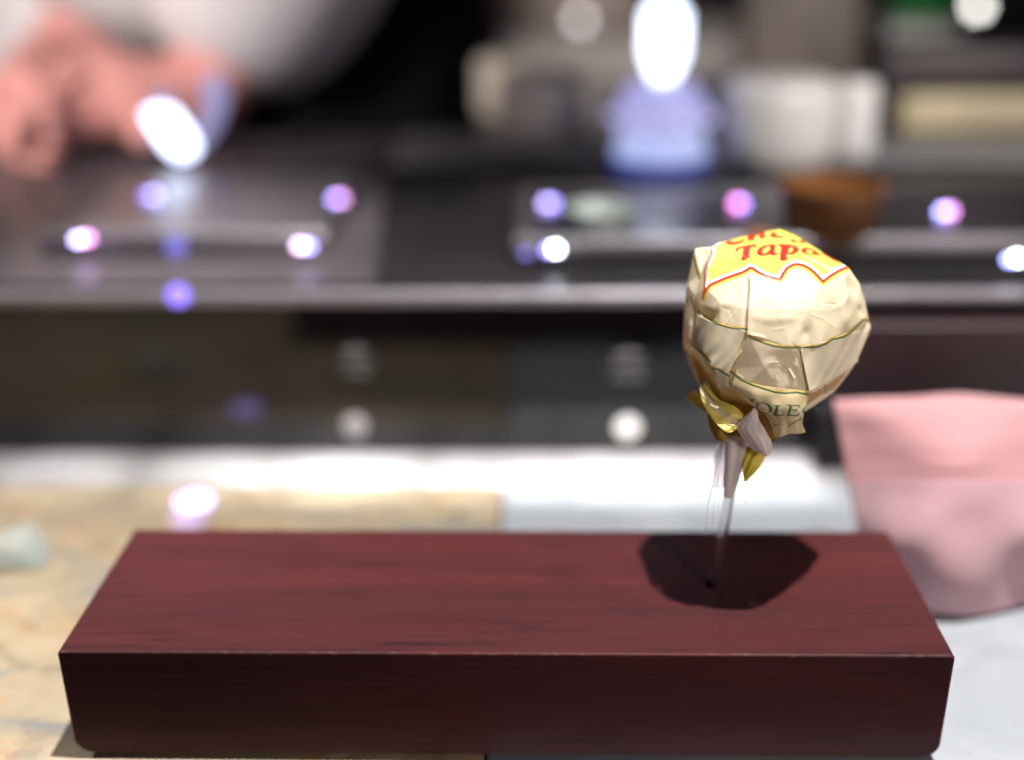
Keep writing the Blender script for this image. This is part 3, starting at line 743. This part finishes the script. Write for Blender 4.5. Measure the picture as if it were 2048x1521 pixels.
# clear hollow stick
def stick_material():
    m, nt, b = material('clear_stick')
    b.inputs['Base Color'].default_value = (0.93, 0.92, 0.95, 1); b.inputs['Roughness'].default_value = 0.06
    b.inputs['IOR'].default_value = 1.47; b.inputs['Transmission Weight'].default_value = 1.0
    n = noise_node(nt, 500, 2); bp = nt.nodes.new('ShaderNodeBump'); bp.inputs['Strength'].default_value = 0.05; bp.inputs['Distance'].default_value = 0.0002
    nt.links.new(n, bp.inputs['Height']); nt.links.new(bp.outputs[0], b.inputs['Normal']); return m
top_s = lol(1482, 850, 5); base_s = np.array([HB[0], HB[1], BLOCK_TOP-0.012])
ax = top_s-base_s; ln_ = np.linalg.norm(ax)
lathe('stick', [(0.0009, 0), (0.00135, 0), (0.00135, ln_), (0.0009, ln_), (0.0009, 0)], base_s, stick_material(), lolly, 32, ax/ln_)

# ------------------------------------------------------------------ napkin
def cloth_material(name, col, back=None):
    m = plain(name, col, 0.85, 0.0, 0.2, noise=0.06, scale=40, bump=0.25); m.node_tree.nodes['Principled BSDF'].inputs['Sheen Weight'].default_value = 0.3
    return m
PINK_CLOTH = cloth_material('pink_cloth', (0.43, 0.225, 0.24)); LILAC_CLOTH = cloth_material('pale_cloth', (0.44, 0.265, 0.305))
def napkin():
    root = empty('napkin', on_z(1930, 1225, 0.0))
    def sh(name, rows, mat, th, fold, seed, flat=None):
        rg = np.random.default_rng(seed); nu, nv = 90, 60
        A = np.array([catmull(r, nu) for r in rows]); G = np.array([catmull(A[:, i], nv) for i in range(nu)])
        u = np.linspace(0, 1, nu)[:, None]; v = np.linspace(0, 1, nv)[None]
        disp = fold*(np.sin(5.5*(u*1.6+v*0.9))*0.6+np.sin(11*(u-0.7*v)+1)*0.4)*np.sin(math.pi*np.clip(v*0.94+0.06, 0, 1))**1.3
        if flat is not None: disp = disp*(1-np.exp(-((v-flat)/0.13)**2))
        G[..., 1] += disp; G[..., 2] += 0.35*disp*(v > 0.15)
        idx = np.arange(nu*nv).reshape(nu, nv); F = np.stack([idx[:-1, :-1], idx[1:, :-1], idx[1:, 1:], idx[:-1, 1:]], -1).reshape(-1, 4)
        o = mesh_np(name, G.reshape(-1, 3), F, None, mat)
        md = o.modifiers.new('thickness', 'SOLIDIFY'); md.thickness = th; md.offset = 0
        under(root, o); return o
    bot = [on_z(1745, 1165, 0.0015), on_z(1800, 1205, 0.0015), on_z(1880, 1226, 0.0015), on_z(1970, 1226, 0.0015), on_z(2070, 1196, 0.0015), on_z(2150, 1150, 0.0015)]
    def row(pts, y): return [on_y(x, q, yy) for (x, q), yy in zip(pts, y)]
    y0 = bot[2][1]
    m1 = row([(1722,1080),(1790,1085),(1880,1090),(1980,1092),(2080,1085),(2180,1070)], [y0+0.012, y0+0.004, y0-0.002, y0-0.001, y0+0.004, y0+0.012])
    m2 = row([(1700,965),(1790,962),(1880,962),(1980,962),(2090,962),(2200,960)], [y0+0.022, y0+0.012, y0+0.006, y0+0.006, y0+0.012, y0+0.022])
    m2b = row([(1698,975),(1790,972),(1880,972),(1980,972),(2090,972),(2200,970)], [y0+0.024, y0+0.015, y0+0.009, y0+0.009, y0+0.015, y0+0.025])
    m3 = row([(1682,880),(1780,876),(1880,874),(1990,874),(2100,874),(2220,874)], [y0+0.030, y0+0.022, y0+0.018, y0+0.018, y0+0.022, y0+0.030])
    tp = row([(1668,806),(1750,800),(1860,799),(1990,802),(2110,806),(2230,810)], [y0+0.038, y0+0.034, y0+0.031, y0+0.031, y0+0.034, y0+0.038])
    bk = [p+np.array([0.002, 0.010, -0.012]) for p in tp]; ncx = np.mean([p[0] for p in tp]); bk = [np.array([q_[0]+(ncx-q_[0])*0.10, q_[1], q_[2]]) for q_ in bk]; bk2 = [np.array([p[0]+(ncx-p[0])*0.35, p[1]+0.006, 0.002]) for p in tp]
    sh('lower_fold', [bot, m1, m2], LILAC_CLOTH, 0.0014, 0.0022, 1)
    sh('upper_fold', [m2b, m3, tp, bk, bk2], PINK_CLOTH, 0.0014, 0.0048, 2, 0.5)
    return tag(root, 'folded pink cloth napkin with paler lower fold beside the wooden block', 'napkin')
napkin()

fa = on_y(1672, 650, RISER_Y-0.016); fb = on_y(1646, 820, RISER_Y-0.018)
panel = tag(empty('napkin_reflection', (fa[0], RISER_Y-0.01, 0)), 'dark maroon folder added for the reflection of the pink napkin', 'panel')  # added dark panel standing in for the napkin mirrored in the glass front
box('maroon_face', (fa[0], RISER_Y-0.017, 0.0007), (fa[0]+0.16, RISER_Y-0.006, fa[2]), plain('maroon_reflection', (0.020, 0.006, 0.008), 0.5, noise=0.3, scale=40, bump=0.2), 0.001, 2, panel)
box('black_strip', (fb[0], RISER_Y-0.019, 0.0007), (fa[0]-0.0003, RISER_Y-0.004, fb[2]), BLACK, 0.001, 2, panel)

# ------------------------------------------------------------------ things on and behind the raised counter (out of focus)
def lit_bottle():
    p = on_z(1320, 338, CT); k = 1/3650.0
    t = tag(empty('lit_bottle', (p[0], p[1], CT)), 'tall glowing blue and white bottle on the raised counter', 'bottle')
    base = lathe('base', [(0, 0.0), (80*k, 0), (88*k, 8*k), (90*k, 22*k), (86*k, 26*k)], (p[0], p[1], CT), glow('bottle_base', (0.04, 0.08, 0.65), 0.40), t)
    lathe('body', [(86*k, 26*k), (84*k, 50*k), (76*k, 72*k)], (p[0], p[1], CT), glow('bottle_body', (0.50, 0.58, 1.0), 0.95), t)
    lathe('waist', [(76*k, 72*k), (84*k, 86*k), (92*k, 96*k), (90*k, 108*k), (80*k, 122*k)], (p[0], p[1], CT), glow('bottle_waist', (0.58, 0.56, 1.0), 0.72), t)
    lathe('shoulder', [(80*k, 122*k), (74*k, 138*k), (58*k, 156*k), (34*k, 164*k), (14*k, 166*k)], (p[0], p[1], CT), glow('bottle_shoulder', (0.52, 0.50, 1.0), 0.80), t)
    for a_ in (20, 75, 150, 200, 265, 340):
        lathe('bead', [(0, -7*k), (5*k, -5*k), (7*k, 0), (5*k, 5*k), (0, 7*k)], (p[0]+94*k*math.sin(R(a_)), p[1]-94*k*math.cos(R(a_)), CT+98*k), glow('bead_glow', (0.55, 0.52, 1.0), 1.6), t, 16)
    lathe('tip_light', [(0, -8*k), (7*k, -5*k), (9*k, 0), (7*k, 5*k), (0, 8*k)], (p[0], p[1]-60*k, CT+140*k), glow('tip_glow', (0.8, 0.85, 1.0), 16.0), t, 16)
    lathe('bulb', [(9*k, 150*k), (22*k, 172*k), (34*k, 196*k), (39*k, 214*k), (40*k, 280*k), (32*k, 290*k)], (p[0], p[1], CT), glow('bottle_bulb', (0.72, 0.82, 1.0), 4.5), t)
    lathe('neck', [(27*k, 292*k), (26*k, 304*k), (26*k, 420*k), (26*k, 430*k), (0, 432*k)], (p[0], p[1], CT), glow('bottle_neck', (0.58, 0.72, 1.0), 2.4), t)
lit_bottle()

def slanted(name, pts, y, th, mat, root, bev=0.002):
    bm = bmesh.new(); f = [bm.verts.new(on_y(px_, py_, y)) for px_, py_ in pts]
    fc = bm.faces.new(f); e = bmesh.ops.extrude_face_region(bm, geom=[fc])
    bmesh.ops.translate(bm, verts=[v for v in e['geom'] if isinstance(v, bmesh.types.BMVert)], vec=(0, th, 0))
    bmesh.ops.recalc_face_normals(bm, faces=bm.faces)
    bmesh.ops.bevel(bm, geom=bm.edges[:], offset=bev, segments=3, affect='EDGES', profile=0.5)
    o = from_bm(name, bm, None, mat, True); under(root, o); return o
dev = tag(empty('glowing_device', on_y(335, 300, 0.375)), 'small glowing white device held by the person over the hob', 'device')
slanted('lamp_face', [(284,226),(318,216),(342,232),(386,296),(380,316),(352,318),(326,296)], 0.370, 0.012, glow('device_white', (0.66, 0.74, 1.0), 5.5), dev, 0.002)
slanted('handle', [(378,300),(410,215),(400,160),(432,152),(445,200),(432,250),(398,305)], 0.378, 0.014, glow('device_lilac', (0.52, 0.50, 0.95), 0.62), dev, 0.002)
slanted('cap', [(300,205),(305,185),(332,185),(340,215),(335,230),(296,232)], 0.376, 0.010, glow('device_cap', (0.35, 0.36, 0.75), 0.5), dev, 0.002)

WHITEC = plain('white_ceramic', (0.46, 0.44, 0.43), 0.3, noise=0.05); CREAMC = plain('cream_ceramic', (0.62, 0.54, 0.44), 0.35, noise=0.08)
def pot(name, label, px, base_py, w, h, y, mat, cat, prof=None):
    p = on_y(px, base_py, y); k = (p-CAM) @ FW/FPX; r = w*k/2; hh = h*k
    pr = prof or [(0, 0), (0.86, 0), (0.96, 0.06), (1, 0.3), (1, 0.86), (0.96, 0.94), (0.80, 1.0), (0, 1.0)]
    o = lathe(name, [(a*r, b*hh) for a, b in pr], (p[0], p[1], CT if p[2] < CT+0.03 else p[2]), mat, None, 40)
    return tag(o, label, cat)
BY = 0.40
pot('ceramic_pot', 'wide white pot on the counter right of the glowing bottle', 1550, 362, 225, 165, BY, WHITEC, 'pot')
pot('ceramic_pot', 'narrow white jar between the wide white pot and the beige box', 1698, 366, 80, 150, BY+0.01, plain('white_jar', (0.5, 0.49, 0.5), 0.3), 'jar')
pot('copper_bowl', 'orange brown round bowl on the hob behind the lollipop', 1655, 512, 205, 135, on_z(1662, 470, HOB)[1]+0.01, plain('copper_bowl', (0.20, 0.082, 0.025), 0.45, 0.0, noise=0.2), 'bowl',
    [(0, 0), (0.55, 0), (0.8, 0.2), (0.97, 0.6), (1, 1), (0.94, 1), (0.88, 0.6), (0, 0.3)])
pot('copper_cup', 'small orange brown cup just above the lollipop top', 1515, 500, 50, 60, on_z(1520, 480, HOB)[1], plain('copper_cup', (0.25, 0.10, 0.03), 0.5), 'cup')
pot('glass_bowl', 'pale greenish bowl on the hob below the glowing bottle', 1200, 470, 140, 85, on_z(1200, 455, HOB)[1], plain('green_glass', (0.33, 0.38, 0.36), 0.2, noise=0.3, scale=40), 'bowl',
    [(0, 0), (0.5, 0), (0.8, 0.3), (1, 1), (0.93, 1), (0.7, 0.4), (0, 0.2)])
pot('glass_dish', 'grey dish on the hob right of the greenish bowl', 1330, 440, 75, 45, on_z(1330, 430, HOB)[1], plain('grey_glass', (0.16, 0.16, 0.17), 0.2, noise=0.2), 'dish',
    [(0, 0), (0.5, 0), (0.8, 0.3), (1, 1), (0.93, 1), (0.7, 0.4), (0, 0.2)])
pot('cream_cup', 'pale cream cup on the counter right of the black apron', 1000, 262, 90, 110, 0.55, CREAMC, 'cup')
pot('grey_jar', 'grey brown jar behind the counter left of the glowing bottle', 1100, 295, 210, 110, 0.50, plain('grey_jar', (0.30, 0.26, 0.24), 0.5, noise=0.4, scale=30), 'jar')
back = tag(box('back_counter', (-0.027, 0.478, CT-0.05), (1.0, 1.3, CT-0.0002), plain('back_counter_grey', (0.09, 0.085, 0.085), 0.45, noise=0.25, scale=12), 0.001, 1), 'grey work counter running behind the raised counter on the right', 'counter')
def crate(name, label, x0, y0, x1, y1, yy, depth, mat, cat, bev=0.004, ground=True):
    a = on_y(x0, y1, yy); b = on_y(x1, y0, yy)
    if ground: a[2] = CT+(0.0042 if yy < 0.475 else 0.0)
    o = box(name, (min(a[0], b[0]), yy, a[2]), (max(a[0], b[0]), yy+depth, b[2]), mat, bev, 3)
    return tag(o, label, cat)
crate('beige_box', 'beige box on the counter at the right edge', 1785, 190, 2110, 352, 0.45, 0.05, plain('beige_board', (0.32, 0.265, 0.175), 0.6, noise=0.25, scale=22), 'box')
crate('dark_tray', 'dark tray lying on top of the beige box', 1760, 98, 2130, 189, 0.452, 0.055, plain('dark_tray', (0.020, 0.014, 0.016), 0.5), 'tray', 0.003, False)
crate('brown_board', 'brown board standing behind the white pot', 1470, -60, 1735, 330, 0.56, 0.02, plain('brown_board', (0.085, 0.066, 0.056), 0.6, noise=0.5, scale=14), 'board')
crate('white_box', 'grey white box behind the dark tray', 1770, 48, 1930, 95, 0.60, 0.05, plain('grey_white', (0.34, 0.34, 0.33), 0.5, noise=0.1), 'box')
crate('green_box', 'bright green box at the top edge near the right', 1800, -70, 1910, 34, 0.66, 0.05, plain('green_board', (0.01, 0.45, 0.07), 0.5), 'box')
crate('dark_cabinet', 'dark cabinet behind the boxes at the right', 1755, -220, 2300, 120, 0.78, 0.2, plain('cabinet', (0.05, 0.05, 0.05), 0.6, noise=0.3), 'cabinet')
crate('back_shelf', 'dark brown shelf unit behind the counter beside the black apron', 880, -260, 1300, 250, 1.0, 0.2, plain('shelf_brown', (0.060, 0.046, 0.042), 0.7, noise=0.7, scale=9), 'shelf')
for px_, py_, yy_, c, s, l in ((1160, 40, 0.998, (0.95, 0.92, 0.92), 3.2, 'pale round light above the grey jar'), (1138, 92, 0.998, (1.0, 0.84, 0.68), 3.4, 'warm round light just below the pale round light'),
                          (1955, 12, 0.779, (1.0, 0.98, 0.92), 7.0, 'white round light at the top right beside the green box')):
    led('round_light', l, on_y(px_, py_, yy_), 0.0055, c, s, (0, -1, 0))

# ------------------------------------------------------------------ the person behind the counter
def skin_mesh(name, nodes, edges, rad, mat, root, sub=2):
    me = bpy.data.meshes.new(name); me.from_pydata([tuple(map(float, n)) for n in nodes], edges, []); me.update()
    o = link(name, me, None, mat); bpy.context.view_layer.update()
    md = o.modifiers.new('skin', 'SKIN'); md.use_smooth_shade = True
    if not me.skin_vertices: bpy.ops.mesh.customdata_skin_add() if False else None
    sv = me.attributes if False else me.skin_vertices
    if len(sv) == 0:
        bpy.context.view_layer.objects.active = o; o.select_set(True); bpy.ops.mesh.customdata_skin_add(); o.select_set(False)
    lay = me.skin_vertices[0].data
    for i, r in enumerate(rad):
        lay[i].radius = r if isinstance(r, tuple) else (r, r)
        lay[i].use_root = (i == 0)
    sb = o.modifiers.new('smooth', 'SUBSURF'); sb.levels = sub; sb.render_levels = sub
    under(root, o); return o

def person():
    root = empty('person', (-0.235, 0.66, CT-0.30))
    TY = 0.64; cx = -0.235
    SKIN = plain('skin', (0.48, 0.215, 0.185), 0.5, noise=0.12, scale=30); b = SKIN.node_tree.nodes['Principled BSDF']; b.inputs['Specular IOR Level'].default_value = 0.3
    JACKET = plain('jacket_cloth', (0.46, 0.43, 0.43), 0.85, 0.0, 0.2, noise=0.1, scale=18, bump=0.3)
    APRON = plain('apron_cloth', (0.004, 0.0035, 0.004), 0.9, 0.0, 0.1, noise=0.2, scale=20)
    # arm reaching down to the counter: shoulder, elbow, wrist, palm
    sh = np.array([cx+0.10, TY, 0.46]); el = on_y(640, -330, 0.55); wr = on_y(400, 215, 0.47); pa = on_y(290, 195, 0.445)
    nodes = [(cx, TY, -0.24), (cx, TY, -0.05), (cx, TY, 0.14), (cx, TY, 0.32), (cx, TY, 0.46), (cx, TY-0.005, 0.55), (cx, TY-0.01, 0.62), (cx, TY-0.015, 0.71), (cx, TY-0.01, 0.78)]
    rad = [(0.15, 0.10), (0.15, 0.10), (0.145, 0.095), (0.16, 0.10), (0.14, 0.085), 0.055, (0.075, 0.085), (0.078, 0.095), (0.05, 0.06)]
    edges = [(i, i+1) for i in range(8)]
    def add(p, r, par): nodes.append(tuple(p)); rad.append(r); edges.append((par, len(nodes)-1)); return len(nodes)-1
    s1 = add((cx+0.17, TY, 0.45), 0.055, 4); e1 = add(el, 0.040, s1); w1 = add(wr, 0.027, e1)
    pm = add(pa, (0.030, 0.022), w1)
    kn = [on_y(x, y, yy) for x, y, yy in ((205, 120, 0.455), (185, 155, 0.435), (175, 195, 0.425), (178, 238, 0.42))]
    fing = [((130, 150, 0.43), (80, 200, 0.40), (60, 240, 0.385)), ((112, 185, 0.41), (50, 235, 0.385), (25, 275, 0.375)), ((108, 225, 0.405), (45, 265, 0.385), (15, 300, 0.38)), ((120, 262, 0.405), (70, 292, 0.392), (40, 312, 0.388))]
    for i, (k_, f) in enumerate(zip(kn, fing)):
        q = add(k_, 0.0105, pm)
        for j, g in enumerate(f): q = add(on_y(*g), (0.0095, 0.0085, 0.0072)[j], q)
    q = add(on_y(285, 225, 0.425), 0.012, pm); q = add(on_y(290, 260, 0.405), 0.0105, q); add(on_y(292, 285, 0.390), 0.0085, q)
    el2 = on_y(400, -330, 0.58); wr2 = on_y(150, 115, 0.53); s2 = add((cx-0.17, TY, 0.45), 0.055, 4); e2 = add(el2, 0.042, s2); w2 = add(wr2, 0.028, e2); p2 = add(on_y(0, 205, 0.45), (0.030, 0.024), w2)
    for (x_, y_) in ((40, 195), (48, 230), (44, 265), (30, 298)):
        q = add(on_y(x_, y_, 0.415), 0.0105, p2); q = add(on_y(x_+48, y_+18, 0.395), 0.0092, q); add(on_y(x_+70, y_+48, 0.388), 0.0076, q)
    q = add(on_y(10, 172, 0.43), 0.0115, p2); q = add(on_y(50, 165, 0.41), 0.0100, q); add(on_y(85, 172, 0.40), 0.0085, q)
    body = skin_mesh('body', nodes, edges, rad, SKIN, root)
    jn = [(cx, TY, -0.10), (cx, TY, 0.05), (cx, TY, 0.20), (cx, TY, 0.34), (cx, TY, 0.455), (cx, TY-0.003, 0.515), (cx+0.175, TY, 0.455), tuple(el), tuple(el*0.5+wr*0.5), tuple(wr*0.93+el*0.07), (cx-0.175, TY, 0.455), tuple(el2), tuple(el2*0.5+wr2*0.5), tuple(wr2*0.93+el2*0.07)]
    je = [(0, 1), (1, 2), (2, 3), (3, 4), (4, 5), (4, 6), (6, 7), (7, 8), (8, 9), (4, 10), (10, 11), (11, 12), (12, 13)]
    jr = [(0.168, 0.118), (0.168, 0.118), (0.166, 0.115), (0.178, 0.118), (0.155, 0.10), 0.066, 0.075, 0.084, 0.078, 0.052, 0.075, 0.082, 0.082, 0.074]
    skin_mesh('jacket', jn, je, jr, JACKET, root)
    # black apron over the front of the jacket
    Vv = []; nu, nv = 40, 30
    for i in range(nu):
        u = i/(nu-1); a = 0.05+1.20*u
        for j in range(nv):
            v = j/(nv-1); z = -0.10+0.48*v; x = cx+0.03+0.186*math.sin(a)*(1-0.25*max(0, v-0.75)*4*abs(math.sin(a)))
            Vv.append((x, TY-0.135*math.cos(a)-0.006+0.003*math.sin(14*u+3*v), z))
    idx = np.arange(nu*nv).reshape(nu, nv); F = np.stack([idx[:-1, :-1], idx[1:, :-1], idx[1:, 1:], idx[:-1, 1:]], -1).reshape(-1, 4)
    ap = mesh_np('apron', Vv, F, None, APRON); md = ap.modifiers.new('thickness', 'SOLIDIFY'); md.thickness = 0.002; under(root, ap)
    HAIR = plain('hair', (0.012, 0.010, 0.009), 0.6, noise=0.4, scale=90)
    bm = bmesh.new(); bmesh.ops.create_icosphere(bm, subdivisions=4, radius=1)
    for v in bm.verts:
        v.co = Vector((cx+v.co.x*0.086, TY+0.012+v.co.y*0.100, 0.735+v.co.z*0.085*(1.0 if v.co.z > 0 or v.co.y > 0 else 0.3)))
    under(root, from_bm('hair', bm, None, HAIR, True))
    tag(root, 'person in pale jacket and black apron reaching over the hob', 'person')
person()


# ------------------------------------------------------------------ crumpled clear film on the table, far left
def crumpled():
    rg = np.random.default_rng(31); bm = bmesh.new(); bmesh.ops.create_icosphere(bm, subdivisions=4, radius=1)
    dirs = rg.normal(size=(26, 3)); dirs /= np.linalg.norm(dirs, axis=1)[:, None]; h = rg.uniform(0.62, 1.0, 26)
    c = on_z(52, 1120, 0.0)
    for v in bm.verts:
        d = np.array(v.co); d /= np.linalg.norm(d); k = (dirs @ d); r = min([h[i]/k[i] for i in range(26) if k[i] > 0.25]+[1.25])
        r = min(r, 1.25)*(1+0.10*math.sin(9*d[0]+4*d[1])*math.sin(8*d[2]-5*d[0]))
        v.co = Vector((c[0]-0.004+0.0135*r*d[0]+0.004*r*d[1], c[1]+0.015*r*d[1], max(0.0004, 0.0045+0.0062*r*d[2])))
    m = film_material('cellophane', (0.38, 0.46, 0.45), 0.34, 0.07)
    return tag(from_bm('crumpled_film', bm, None, m, False), 'crumpled clear film lying on the tan table at the left edge', 'film')
crumpled()
